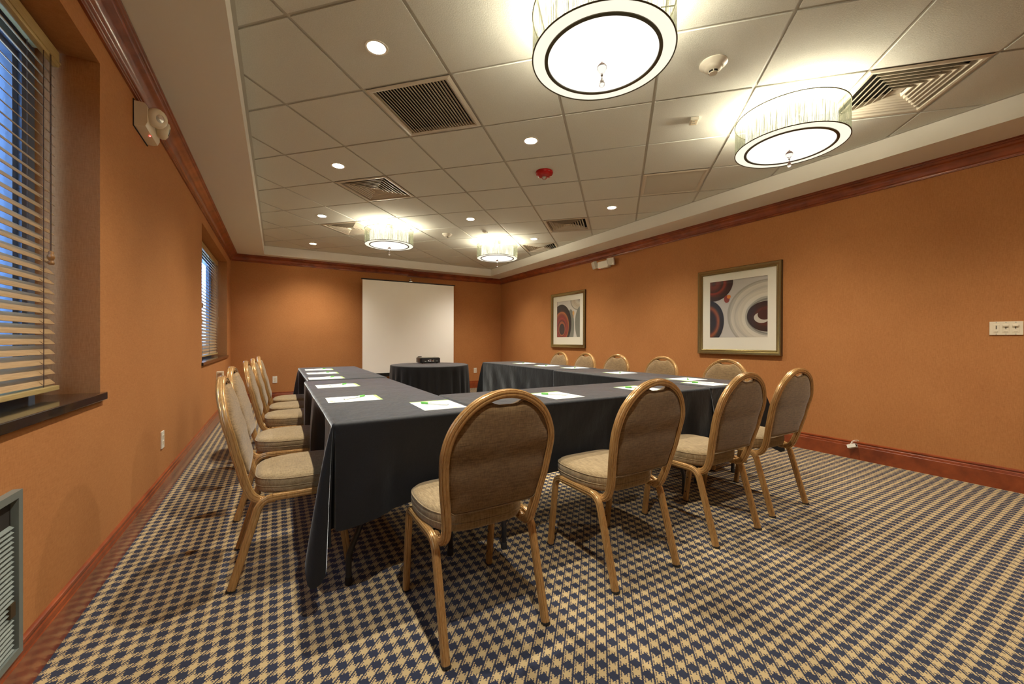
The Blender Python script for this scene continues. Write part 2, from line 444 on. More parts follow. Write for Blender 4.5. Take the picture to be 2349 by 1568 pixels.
def blind(y0, y1, label, extra, tx):
    t = thing('window_blind', label, 'blind', (XL-.125, y0, .878), 0, 'wooden blinds in the window recesses'); Wd = y1-y0
    bm = BM(); box(bm, -.010, .013, -.025, Wd+.02, 1.372, 1.440, bev=.006); box(bm, -.013, .017, -.025, Wd+.02, 1.385, 1.392)
    box(bm, -.06, -.010, -.0, Wd, 1.425, 1.440)
    obj('valance', bm, VAL, t)
    bm = BM(); pitch = .0415; n_ = 32
    prof = [(-.025, 0), (-.0125, .0012), (0, .0016), (.0125, .0012), (.025, 0), (.0245, -.0018), (0, -.0006), (-.0245, -.0018)]
    ang = math.radians(-47)
    for k in range(n_):
        z = .050+k*pitch
        rot = [(u*cos(ang)-v*sin(ang), u*sin(ang)+v*cos(ang)) for u, v in prof]
        A = [bm.verts.new((u-.012, 0, z+v)) for u, v in rot]; B = [bm.verts.new((u-.012, Wd, z+v)) for u, v in rot]
        m = len(prof)
        for q in range(m): bm.faces.new((A[q], A[(q+1) % m], B[(q+1) % m], B[q]))
        bm.faces.new(A[::-1]); bm.faces.new(B)
    obj('slats', fix(bm), SLAT, t)
    bm = BM(); box(bm, -.038, .014, -.005, Wd+.012, .003, .023, bev=.003); obj('bottom_rail', bm, VAL, t)
    for yy in (.12, Wd*.37, Wd*.63, Wd-.105):
        bm = BM(); sweep(bm, [(.008, yy, .02), (.008, yy, 1.40)], circ(.0014, 6), (1,0,0)); sweep(bm, [(-.036, yy, .02), (-.036, yy, 1.40)], circ(.0012, 6), (1,0,0))
        for k in range(n_): sweep(bm, [(.008, yy, .032+k*pitch), (-.032, yy, .068+k*pitch)], circ(.0007, 4), (0,1,0))
        obj('ladder_cord', bm, CORD, t)
    for dy in (0, .008):
        bm = BM(); sweep(bm, [(.016, tx+dy, .56), (.016, tx+dy, 1.38)], circ(.0012, 6), (1,0,0)); obj('pull_cord', bm, CORD, t)
    tp = [(.001,.03),(.006,.029),(.009,.022),(.007,.016),(.010,.012),(.012,.004),(.009,-.006),(.006,-.010),(.010,-.016),(.011,-.022),(.006,-.027),(.001,-.028)]
    for dy, dz in [(0, 0)]+extra:
        bm = BM(); lathe(bm, tp, 14, (.018, tx+dy, .548+dz)); obj('cord_tassel', fix(bm), BRASSW, t, 60)
blind(.075, 2.43, 'wood slat window blind, the large one nearest the camera at the left edge', [], 2.43-.075-.075)
blind(5.36, 7.69, 'wood slat window blind in the far window recess near the projection screen wall', [(-1.5, .10), (-1.9, -.02), (-1.55, -.10)], 2.33-.03)
# exterior beyond the glass
bm = BM(); box(bm, -2.7, -2.5, -3, 13, -1, 4.1); tag(obj('stucco_wall', bm, STUCCO), 'pale stucco outside wall seen between the slats of the left windows', 'wall')
bm = BM(); box(bm, -2.9, -2.2, -3, 13, 4.1, 4.35); tag(obj('roof_fascia', bm, TEAL), 'teal roof edge above the stucco wall outside the left window', 'fascia')

# ------------------------------------------------------------------ lamps
R_, ZB, ZT = .329, 2.436, 2.643
def point(name, parent, loc, power, col, rad, kind='POINT', **kw):
    ld = bpy.data.lights.new(name, kind); ld.energy = power; ld.color = col; ld.shadow_soft_size = rad
    for k, v in kw.items(): setattr(ld, k, v)
    o = bpy.data.objects.new(name, ld); C.objects.link(o); o.parent = parent; o.location = loc; return o
def drum(x, y, label):
    t = thing('drum_ceiling_light', label, 'ceiling light', (x, y, 0), 0, 'drum shade ceiling lights')
    bm = BM(); lathe(bm, [(R_, ZB), (R_, ZT)], 96); obj('outer_shade', bm, SHADE, t, 180)
    bm = BM()
    for z in (ZB, ZT): sweep(bm, [(R_*cos(2*pi*k/96), R_*sin(2*pi*k/96), z) for k in range(96)], circ(.0035, 8), (0,0,1), closed=True)
    a = GA; sweep(bm, [(R_*cos(a+2.2), R_*sin(a+2.2), ZB), (R_*cos(a+2.2), R_*sin(a+2.2), ZT)], circ(.003, 8), (1,0,0))
    for k in range(3):
        a = GA+2.2+k*2*pi/3; sweep(bm, [(R_*cos(a), R_*sin(a), ZT), (.05*cos(a), .05*sin(a), ZT)], circ(.003, 6), (0,0,1))
    obj('shade_rim', fix(bm), BRONZE, t, 60)
    bm = BM(); lathe(bm, [(.262, ZB+.012), (.262, ZT-.030)], 72); obj('crystal_ring', bm, RINGM, t, 180)
    bm = BM(); lathe(bm, [(.327, ZB+.001), (.272, ZB-.002)], 96); obj('fabric_ring', fix(bm), ANNU, t, 180)
    bm = BM(); lathe(bm, [(.272, ZB+.004), (.272, ZB-.006), (.256, ZB-.007), (.254, ZB+.004)], 96); obj('trim_band', fix(bm), BRONZE, t, 60)
    bm = BM(); lathe(bm, [(.256, ZB-.002), (.20, ZB-.009), (.10, ZB-.014), (.0005, ZB-.016)], 72); obj('glass_diffuser', fix(bm), DISC, t, 180)
    bm = BM(); lathe(bm, [(.001, -.018), (.004, -.020), (.004, -.024), (.014, -.030), (.022, -.042), (.022, -.052), (.014, -.066), (.005, -.073), (.001, -.074)], 24, (0, 0, ZB)); obj('crystal_ball', fix(bm), CRYST, t, 180)
    bm = BM(); lathe(bm, [(.001, -.073), (.005, -.074), (.006, -.080), (.004, -.086), (.001, -.087)], 14, (0, 0, ZB)); obj('finial', fix(bm), CHROME, t, 60)
    bm = BM(); lathe(bm, [(.0008, -.087), (.003, -.097), (.010, -.112), (.0135, -.122), (.012, -.131), (.006, -.137), (.0008, -.139)], 18, (0, 0, ZB)); obj('crystal_drop', fix(bm), CRYST, t, 180)
    bm = BM(); lathe(bm, [(.001, ZT), (.06, ZT), (.065, ZC-.02), (.07, ZC), (.001, ZC)], 32); obj('canopy', fix(bm), CHROME, t, 50)
    for k in range(3):
        a = GA+.7+k*2*pi/3
        point('lamp_glow', t, (.13*cos(a), .13*sin(a), ZT-.035), P_DRUM/3, WARM, .025)
for (i, j), lb in zip(DRUMS, ['large drum ceiling light with crystal drop, cut by the top edge of the photo',
        'drum ceiling light beside the big ceiling vent at upper right', 'drum ceiling light nearest the left wall, above the screen end of the room',
        'small looking drum ceiling light nearest the far right corner of the tray']):
    drum(*G(i+.5, j+.5), lb)
cl = {(1,0): 'recessed downlight nearest the camera at upper left', (2,2): 'recessed downlight just left of the red fire strobe, between it and the large drum light',
      (-1,2): 'recessed downlight beside the square vent at left of the ceiling', (-3,4): 'recessed downlight left of the striped vent near the left drum light',
      (0,5): 'recessed downlight between the two far drum lights', (3,5): 'recessed downlight closest to the right soffit, beyond the louvred return grille',
      (-5,6): 'recessed downlight farthest away at the far left of the tray', (1,7): 'recessed downlight right behind the far right drum light', (3,-2): 'recessed downlight behind the camera position',  # overhead left-row can: unseen, added as a light source for the front floor
      (5,3): 'recessed downlight hidden behind the right drum light', (-1,9): 'unseen recessed downlight added behind the far right drum light toward the far corner', (7,1): 'unseen recessed downlight added beyond the right edge of the view, near the big vent'}  # right-edge and far-corner cans: unseen, added on the row spacing to brighten walls
for c_ in CANS:
    x, y = G(c_[0]+.5, c_[1]+.5)
    t = thing('recessed_downlight', cl[c_], 'downlight', (x, y, ZC), 0, 'recessed downlights')
    bm = BM(); lathe(bm, [(.062, .001), (.062, -.003), (.056, -.004), (.048, -.001), (.048, .006)], 40); obj('trim_ring', fix(bm), WHITE, t, 50)
    bm = BM(); lathe(bm, [(.048, .0), (.045, .02), (.038, .06), (.036, .085)], 40); obj('reflector', bm, CONE, t, 180)
    bm = BM(); lathe(bm, [(.036, .085), (.02, .072), (.0005, .068)], 24); obj('bulb', fix(bm), BULB, t, 180)
    s = point('lamp_beam', t, (0, 0, .045), P_CAN, CANC, .02, 'SPOT', spot_size=math.radians(150), spot_blend=1.0)

# ------------------------------------------------------------------ ceiling vents and devices
ROT = Matrix.Rotation(GA, 4, 'Z')
def sq_ring(bm, a0, z0, a1, z1):
    v = []
    for a, z in ((a0, z0), (a1, z1)):
        v.append([bm.verts.new(ROT @ Vector((sx*a, sy*a, z))) for sx, sy in ((-1,-1),(1,-1),(1,1),(-1,1))])
    for k in range(4): bm.faces.new((v[0][k], v[0][(k+1) % 4], v[1][(k+1) % 4], v[1][k]))
dl = {(-1,3): 'square four-way ceiling vent with nested louvres, left of the ceiling', (6,2): 'big square ceiling vent right of the right drum light',
      (2,6): 'square ceiling vent touching the right soffit beyond the red strobe', (-3,5): 'striped square ceiling vent partly behind the left far drum light', (1,8): 'small ceiling vent mostly hidden behind the far right drum light'}
for c_ in DIFF:
    x, y = G(c_[0]+.5, c_[1]+.5); t = thing('ceiling_vent', dl[c_], 'vent', (x, y, ZC), 0, 'four-way ceiling vents')
    bm = BM(); sq_ring(bm, .297, .001, .278, -.004); sq_ring(bm, .278, -.004, .262, -.002); sq_ring(bm, .262, -.002, .250, .03); obj('frame', fix(bm), VENTP, t)
    bm = BM()
    for k in range(6):
        a = .222-k*.034
        sq_ring(bm, a, .001, a-.024, .034); sq_ring(bm, a-.001, .001, a+.0055, .000); sq_ring(bm, a+.0055, .000, a-.023, .037)
    a = .030; v = [bm.verts.new(ROT @ Vector((sx*a, sy*a, .012))) for sx, sy in ((-1,-1),(1,-1),(1,1),(-1,1))]; bm.faces.new(v)
    obj('louvres', bm, VENTP, t)
    bm = BM(); box(bm, -.28, .28, -.28, .28, .06, .07, mat=ROT); obj('duct', bm, DARK, t)
for c_, lb, ax, ns in (((1,1), 'dark louvred return air grille near the first drum light', 0, 24), ((4,4), 'light finely louvred return air grille beside the right soffit', 1, 30)):
    x, y = G(c_[0]+.5, c_[1]+.5); t = thing('return_grille', lb, 'grille', (x, y, ZC), 0, 'return air grilles')
    bm = BM(); sq_ring(bm, .297, .001, .275, -.005); sq_ring(bm, .275, -.005, .262, .0); sq_ring(bm, .262, .0, .262, .03); obj('frame', fix(bm), VENTP, t)
    bm = BM()
    for k in range(ns):
        p = -.262+.524*(k+.5)/ns; w = .524/ns
        RM = ROT @ (Matrix.Identity(4) if ax == 0 else Matrix.Rotation(pi/2, 4, 'Z'))
        M2 = RM @ Matrix.Translation((p, 0, .010)) @ Matrix.Rotation(math.radians(-52), 4, 'Y')
        box(bm, -.0012, .0012, -.262, .262, -.013, .013, mat=M2)
    obj('louvres', bm, VENTP, t)
    bm = BM(); box(bm, -.28, .28, -.28, .28, .05, .06, mat=ROT); obj('duct', bm, DARK, t)
for c_, lb in (((4,1), 'white smoke detector between the two near drum lights'), ((-1,6), 'white smoke detector between the two far drum lights')):
    x, y = G(c_[0]+.5, c_[1]+.5); t = thing('smoke_detector', lb, 'smoke detector', (x, y, ZC), 0, 'smoke detectors')
    bm = BM(); lathe(bm, [(.074, 0), (.076, -.006), (.068, -.014), (.052, -.024), (.05, -.03)], 40); obj('base', fix(bm), WHITE, t, 50)
    bm = BM(); lathe(bm, [(.05, -.026), (.048, -.034), (.036, -.042), (.027, -.045), (.027, -.047)], 36); obj('housing', fix(bm), WHITE, t, 50)
    bm = BM(); lathe(bm, [(.0255, -.044), (.0255, -.056)], 30); obj('vent_slots', fix(bm), DARK, t, 180)
    bm = BM()
    for k in range(5):
        a = 2*pi*k/5; box(bm, .022, .028, -.003, .003, -.058, -.042, mat=Matrix.Rotation(a, 4, 'Z'))
    lathe(bm, [(.0005, -.060), (.022, -.060), (.024, -.056), (.0005, -.056)], 30); obj('sensor_cap', bm, WHITE, t, 50)
for c_, lb in (((4,2), 'small white rectangular sensor box left of the right drum light'), ((0,6), 'small sensor box on the ceiling near the far right drum light')):
    x, y = G(c_[0]+.5, c_[1]+.5); t = thing('ceiling_sensor', lb, 'sensor', (x, y, ZC), GA, 'small ceiling sensor boxes')
    bm = BM(); box(bm, -.028, .028, -.042, .042, -.020, 0, bev=.003); obj('housing', bm, WHITE, t)
    bm = BM(); box(bm, -.020, .020, -.030, .030, -.024, -.0195, bev=.001); obj('cover', bm, CREAMP, t)
    bm = BM(); box(bm, -.012, .002, -.022, -.016, -.0252, -.0238); box(bm, -.012, .010, .006, .010, -.0252, -.0238); obj('marks', bm, GREYT, t)
x, y = G(2.5, 3.5); t = thing('fire_strobe', 'red ceiling fire alarm strobe with clear lens', 'fire alarm', (x, y, ZC))
bm = BM(); lathe(bm, [(.080, 0), (.083, -.010), (.080, -.024), (.066, -.040), (.045, -.048), (.0005, -.050)], 48); obj('housing', fix(bm), REDP, t, 60)
bm = BM(); lathe(bm, [(.026, -.047), (.025, -.060), (.018, -.070), (.0005, -.073)], 28); obj('lens', fix(bm), CRYST, t, 180)
bm = BM(); lathe(bm, [(.014, -.048), (.010, -.060), (.0005, -.062)], 16); obj('flash_tube', fix(bm), CHROME, t, 60)
def text(parent, name, s, size, mat, M4):
    cu = bpy.data.curves.new(name, 'FONT'); cu.body = s; cu.size = size; cu.extrude = .0003; cu.align_x = 'CENTER'; cu.align_y = 'CENTER'
    o = bpy.data.objects.new(name, cu); C.objects.link(o)
    me = bpy.data.meshes.new_from_object(o); bpy.data.objects.remove(o)
    me.transform(M4); me.materials.clear(); me.materials.append(mat)
    q = bpy.data.objects.new(name, me); C.objects.link(q); q.parent = parent; return q
for s in (-1, 1):
    # the word faces down on the sloping rim
    M4 = Matrix.Rotation(math.radians(-31+(0 if s < 0 else 0)), 4, 'Z') @ Matrix.Translation((s*.058, 0, -.0455)) @ Matrix.Rotation(math.radians(180), 4, 'X') @ Matrix.Rotation(math.radians(0), 4, 'Z')
    text(t, 'lettering', 'FIRE', .020, PAPER, M4)

# ------------------------------------------------------------------ wall fittings
def outlet(name, label, loc, rz, sockets=2, w=.072, h=.118):
    t = thing(name, label, 'outlet', loc, rz, 'wall outlets')      # local: x along wall, -y out of wall
    bm = BM(); box(bm, -w/2, w/2, -.007, .001, -h/2, h/2, bev=.002); obj('plate', bm, WHITE, t)
    for s in (-1, 1):
        q = obj('socket', (lambda b_: (box(b_, -.017, .017, -.009, -.005, s*.0205-.014, s*.0205+.014, bev=.003), b_)[1])(BM()), CREAMP, t)
        b2 = BM()
        for xx in (-.007, .007): box(b2, xx-.001, xx+.001, -.0095, -.0088, s*.0205-.001, s*.0205+.008)
        box(b2, -.002, .002, -.0095, -.0088, s*.0205-.010, s*.0205-.006)
        obj('slots', b2, DARK, q)
outlet('wall_outlet', 'white wall outlet low on the left wall below the windows', (XL, 3.604, .403), pi/2)
outlet('wall_outlet', 'white wall outlet on the far wall left of the tables', (-.038, YL, .390), 0)
outlet('wall_outlet', 'cream wall outlet on the far wall right of the round table', (3.965, YR, .405), 0)
t = thing('junction_box', 'bare metal electrical box on the left wall behind the chair backs', 'electrical box', (XL, 6.45, .555))
bm = BM(); box(bm, -.001, .072, 0, .10, 0, .125, bev=.004); obj('box', bm, CREAMP, t)
bm = BM(); box(bm, .014, .060, -.004, .002, .02, .105, bev=.002); obj('cover_plate', bm, CHROME, t)
t = thing('dimmer_panel', 'three gang cream dimmer switch plate on the right wall', 'light switch', (XR, .6775, 1.1955), -pi/2)
bm = BM(); box(bm, -.080, .080, -.007, .001, -.050, .050, bev=.002); obj('plate', bm, CREAMP, t)
for k in (-1, 0, 1):
    x = k*.046
    bm = BM(); box(bm, x-.0165, x+.0165, -.0085, -.006, -.032, .030, bev=.0015); s = obj('dimmer', bm, CREAMP, t)
    bm = BM(); box(bm, x-.0018, x+.0018, -.0092, -.0082, -.006, .020); obj('slot', bm, DARK, s)
    if k > -1 or True:
        bm = BM(); zz = .012 if k > -1 else .030
        if k > -1: box(bm, x-.014, x+.014, -.018, -.0085, .012, .027, bev=.003); obj('slider', bm, CREAMP, s)
        else: bm.free()
    bm = BM(); box(bm, x-.009, x+.009, -.0105, -.008, -.026, -.017, bev=.002); obj('button', bm, CREAMP, s)
    for zz in (-.043, .043):
        bm = BM(); lathe(bm, [(.0005, -.0082), (.0028, -.0082), (.003, -.0065)], 10, (x, 0, zz), 'y'); obj('screw', fix(bm), GREYT, t)
# dangling box on the right baseboard
t = thing('loose_wall_box', 'small white box hanging from a wire over the right baseboard', 'box', (XR-.05, 1.572, .125))
MJ = Matrix.Rotation(math.radians(-24), 4, 'X') @ Matrix.Rotation(math.radians(16), 4, 'Y')
bm = BM(); box(bm, -.022, .022, -.033, .033, -.016, .016, bev=.002, mat=MJ); obj('housing', bm, WHITE, t)
bm = BM(); box(bm, -.010, .010, -.0345, -.0325, -.010, .010, mat=MJ); obj('jack', bm, DARK, t)
bm = BM(); sweep(bm, resample([(0, .012, .015), (.005, .005, .04), (.02, -.01, .052), (.045, -.025, .055), (.05, -.03, .045)], 12), circ(.003, 8), (0,1,0)); sweep(bm, resample([(0, .014, .015), (.02, .0, .034), (.05, -.02, .040)], 8), circ(.0018, 6), (0,1,0)); obj('wire', fix(bm), WHITE, t, 60)
# emergency light on the left wall
t = thing('emergency_light', 'cream twin-head emergency light with red indicator on the left wall', 'emergency light', (XL, 2.966, 2.285), 0, 'emergency lights')
bm = BM(); prof = [(0, .138), (.047, .138), (.060, .12), (.062, .03), (.052, .006), (.030, 0), (0, 0)]
A = []
for yy, s in ((0, .97), (.006, 1), (.264, 1), (.27, .97)): A.append([bm.verts.new((u*s, yy, .069+(h-.069)*s)) for u, h in prof])
for a, b_ in zip(A, A[1:]):
    for k in range(len(prof)-1): bm.faces.new((a[k], a[k+1], b_[k+1], b_[k]))
bm.faces.new(A[0]); bm.faces.new(A[-1][::-1]); obj('housing', fix(bm), CREAMP, t, 40)
bm = BM(); box(bm, -.001, .004, -.006, .276, -.006, .144); obj('back_plate', bm, DARK, t)
for yy, tilt in ((.055, -42), (.205, 6)):
    MH = Matrix.Translation((.085, yy, .085)) @ Matrix.Rotation(math.radians(tilt), 4, 'Z') @ Matrix.Rotation(math.radians(14), 4, 'Y')
    bm = BM(); lathe(bm, [(.020, -.03), (.040, -.02), (.052, -.004), (.054, .010), (.048, .024), (.034, .031), (.022, .032)], 36, axis='x'); bm.transform(MH); h_ = obj('lamp_head', fix(bm), CREAMP, t, 60)
    bm = BM(); lathe(bm, [(.022, .030), (.0005, .026)], 24, axis='x'); bm.transform(MH); obj('lens', fix(bm), CHROME, h_, 180)
bm = BM(); lathe(bm, [(.0035, -.001), (.003, -.003), (.0005, -.004)], 10, (.045, .125, .003)); obj('indicator', fix(bm), LED, t)
# emergency light on the right wall
t = thing('emergency_light', 'white emergency light with two square clear lamp heads on the right wall', 'emergency light', (XR, 4.85, 2.345), 0, 'emergency lights')
bm = BM(); box(bm, -.075, .001, -.12, .12, -.055, .055, bev=.008); obj('housing', bm, WHITE, t)
for yy, a in ((-.19, 25), (.19, -25)):
    MH = Matrix.Translation((-.075, yy, .015)) @ Matrix.Rotation(math.radians(a), 4, 'Z') @ Matrix.Rotation(math.radians(-15), 4, 'Y')
    bm = BM(); box(bm, -.03, .035, -.06, .06, -.06, .06, bev=.014, mat=MH); box(bm, .02, .07, -.02, .02, -.02, .02, mat=MH); h_ = obj('lamp_head', bm, WHITE, t)
    bm = BM(); lathe(bm, [(.050, -.032), (.020, -.020), (.0005, -.018)], 24, axis='x'); bm.transform(MH); obj('lens', fix(bm), CHROME, h_, 60)
bm = BM(); lathe(bm, [(.004, 0), (.0005, -.003)], 8, (-.05, .09, -.056)); obj('indicator', fix(bm), LED, t)
# grille low on the left wall
t = thing('wall_air_grille', 'grey metal framed air grille low on the left wall at the photo edge', 'grille', (XL, .95, .147))
Hh, Ww = .494, .848
bm = BM(); f_ = .022
box(bm, 0, .022, 0, f_, 0, Hh); box(bm, 0, .022, Ww-f_, Ww, 0, Hh); box(bm, 0, .022, f_, Ww-f_, 0, f_); box(bm, 0, .022, f_, Ww-f_, Hh-f_, Hh); obj('frame', bm, GREYM, t)
bm = BM(); box(bm, .001, .005, f_, Ww-f_, f_, Hh-f_); obj('backing', bm, DARK, t)
bm = BM()
for k in range(26):
    z = .03+k*.0145; box(bm, -.006, .006, f_, Ww-f_-.012, -.0008, .0008, mat=Matrix.Translation((.012, 0, z)) @ Matrix.Rotation(math.radians(35), 4, 'Y'))
obj('louvres', bm, GREYM, t)
bm = BM(); box(bm, .006, .02, Ww-.06, Ww-.035, .13, .17); obj('latch', bm, GOLDD, t)

# ------------------------------------------------------------------ framed art
def picture(label, y0, y1, z0, z1, art, discs, ground):
    """hung on the right wall; local x runs toward -Y of the room (left to right when facing it), -y out of the wall"""
    t = thing('framed_picture', label, 'picture', (XR, y1, z0), -pi/2, 'framed abstract prints')
    Wd, H = y1-y0, z1-z0; fwid = .058
    pr = [(0, 0), (0, .030), (.006, .036), (.020, .034), (.034, .026), (.042, .024), (.047, .027), (.052, .025), (.058, .016), (.058, 0)]
    bm = BM(); rows = []
    for cx_, cz_, sx, sz in ((0,0,1,1),(Wd,0,-1,1),(Wd,H,-1,-1),(0,H,1,-1)):
        rows.append([bm.verts.new((cx_+sx*u, -.002-d, cz_+sz*u)) for u, d in pr])
    for k in range(4):
        A, B = rows[k], rows[(k+1) % 4]
        for q in range(len(pr)-1):
            f = bm.faces.new((A[q], A[q+1], B[q+1], B[q])); f.material_index = 1 if q < 1 else 0
    obj('frame', fix(bm), [GOLDF, GOLDD], t, 35)
    ax0, ax1, az0, az1 = y1-art[1], y1-art[0], art[2]-z0, art[3]-z0
    bm = BM(); yy = -.012
    o_ = [(fwid-.004, fwid-.004), (Wd-fwid+.004, fwid-.004), (Wd-fwid+.004, H-fwid+.004), (fwid-.004, H-fwid+.004)]
    i_ = [(ax0, az0), (ax1, az0), (ax1, az1), (ax0, az1)]
    A = [bm.verts.new((x, yy, z)) for x, z in o_]; B = [bm.verts.new((x, yy, z)) for x, z in i_]; Cc = [bm.verts.new((x, yy+.003, z)) for x, z in i_]
    for k in range(4):
        bm.faces.new((A[k], A[(k+1) % 4], B[(k+1) % 4], B[k])); f = bm.faces.new((B[k], B[(k+1) % 4], Cc[(k+1) % 4], Cc[k])); f.material_index = 1
    obj('mat_board', fix(bm), [MAT_, pm('red_bevel', (.25, .06, .05), .7)], t)
    bm = BM(); cols = []; 
    def cm(c_):
        c_ = tuple(round(v, 3) for v in c_)
        if c_ not in cols: cols.append(c_)
        return cols.index(c_)
    q = [bm.verts.new((x, -.006, z)) for x, z in i_]; bm.faces.new(q).material_index = cm(ground)
    lay = 0
    for (cx_, cz_, rx, rz_, stops, wob) in discs:
        nr = 22 if len(stops) > 2 else 1
        for k in range(nr):
            s = 1-k/nr
            pos = 1-s; c_ = stops[-1][1]
            for (p0, c0), (p1, c1) in zip(stops, stops[1:]):
                if p0 <= pos <= p1: u = (pos-p0)/max(1e-6, p1-p0); c_ = tuple(a+(b2-a)*u for a, b2 in zip(c0, c1)); break
            if k % 3 == 1 and nr > 1: c_ = tuple(v*.90 for v in c_)
            lay += 1
            ox = wob[0]*(1-s); oz = wob[1]*(1-s)
            pts = []
            for m_ in range(64):
                a = 2*pi*m_/64; w_ = 1+.012*sin(3*a+k)+.008*sin(7*a+2*k)*(k > 0)
                pts.append((cx_+ox+rx*s*w_*cos(a), cz_+oz+rz_*s*w_*sin(a)))
            pts = clip(pts, ax0, ax1, az0, az1)
            if len(pts) < 3: continue
            vs = [bm.verts.new((x, -.006-lay*.00003, z)) for x, z in pts]
            bm.faces.new(vs).material_index = cm(c_)
    ms = [pm('print_ink', c_, .6) for c_ in cols]
    bm.normal_update()
    obj('art_print', bm, ms, t)
    bm = BM(); box(bm, fwid-.003, Wd-fwid+.003, -.0155, -.0145, fwid-.003, H-fwid+.003); obj('glass', bm, GLASS, t)
CRM, GRY, DRK = (.62, .56, .44), (.30, .28, .24), (.030, .014, .012)
y1 = 3.166; z0 = .939
def D(y, z, ry, rz_, stops, wob=(0, 0), y1=3.166, z0=.939): return (y1-y, z-z0, ry, rz_, stops, wob)
picture('large framed abstract print with cream rings, nearer the camera on the right wall', 2.188, 3.166, .939, 1.966, (2.336, 3.011, 1.140, 1.822), [
    D(2.33, 1.39, .465, .40, [(0, (.36,.33,.27)), (.08, (.60,.55,.45)), (.2, (.50,.46,.38)), (.3, CRM), (.40, (.66,.61,.50)), (.5, (.20,.19,.16)), (.56, (.62,.58,.48)), (1, (.62,.58,.48))], (.0, -.03)),
    D(2.335, 1.375, .228, .172, [(0, DRK), (.3, (.05, .018, .014)), (.4, (.10, .02, .012)), (1, DRK)]),
    D(2.40, 1.36, .085, .06, [(0, (.55,.50,.42)), (1, (.55,.50,.42))]), D(2.37, 1.39, .075, .055, [(0, (.06, .016, .012)), (1, (.06, .016, .012))]),
    D(2.97, 1.80, .245, .215, [(0, (.035, .014, .012)), (.25, (.06, .02, .015)), (.4, (.30, .04, .02)), (.5, (.05, .02, .015)), (.75, (.22, .05, .03)), (1, (.02, .03, .03))]),
    D(3.04, 1.33, .205, .27, [(0, (.012, .010, .016)), (.2, (.02, .014, .016)), (.32, (.35, .09, .02)), (.42, (.10, .02, .015)), (.5, (.02, .012, .012)), (1, (.03, .02, .015))]),
    D(2.80, 1.60, .035, .045, [(0, (.28, .04, .02)), (1, (.28, .04, .02))]), D(2.775, 1.625, .024, .022, [(0, (.70, .22, .03)), (1, (.70, .22, .03))])],
    (.52, .49, .44))
D2 = lambda y, z, ry, rz_, stops, wob=(0, 0): (6.326-y, z-.97, ry, rz_, stops, wob)
picture('smaller looking framed abstract print with dark red swirl, nearer the far corner', 5.331, 6.326, .97, 1.995, (5.482, 6.156, 1.164, 1.838), [
    D2(5.75, 1.36, .10, .32, [(0, (.20,.20,.16)), (1, (.20,.20,.16))]),
    D2(6.03, 1.40, .30, .385, [(0, (.018, .010, .008)), (.22, (.03, .012, .01)), (.27, (.50, .14, .03)), (.38, (.20, .02, .012)), (.5, (.34, .03, .015)), (.6, (.10, .012, .01)), (.66, (.55, .13, .03)), (.72, (.02, .01, .01)), (1, (.05, .012, .01))], (.03, -.12)),
    D2(5.53, 1.82, .225, .17, [(0, (.25,.22,.17)), (.1, (.58,.52,.40)), (.35, (.50,.40,.28)), (.6, (.60,.55,.44)), (1, (.16,.12,.10))], (.05, .03)),
    D2(5.44, 1.40, .185, .33, [(0, (.20,.20,.16)), (1, (.20,.20,.16))]),
    D2(5.67, 1.60, .028, .045, [(0, (.60, .34, .12)), (1, (.60, .34, .12))]), D2(5.675, 1.54, .016, .03, [(0, (.40, .22, .10)), (1, (.40, .22, .10))])],
    (.60, .56, .50))

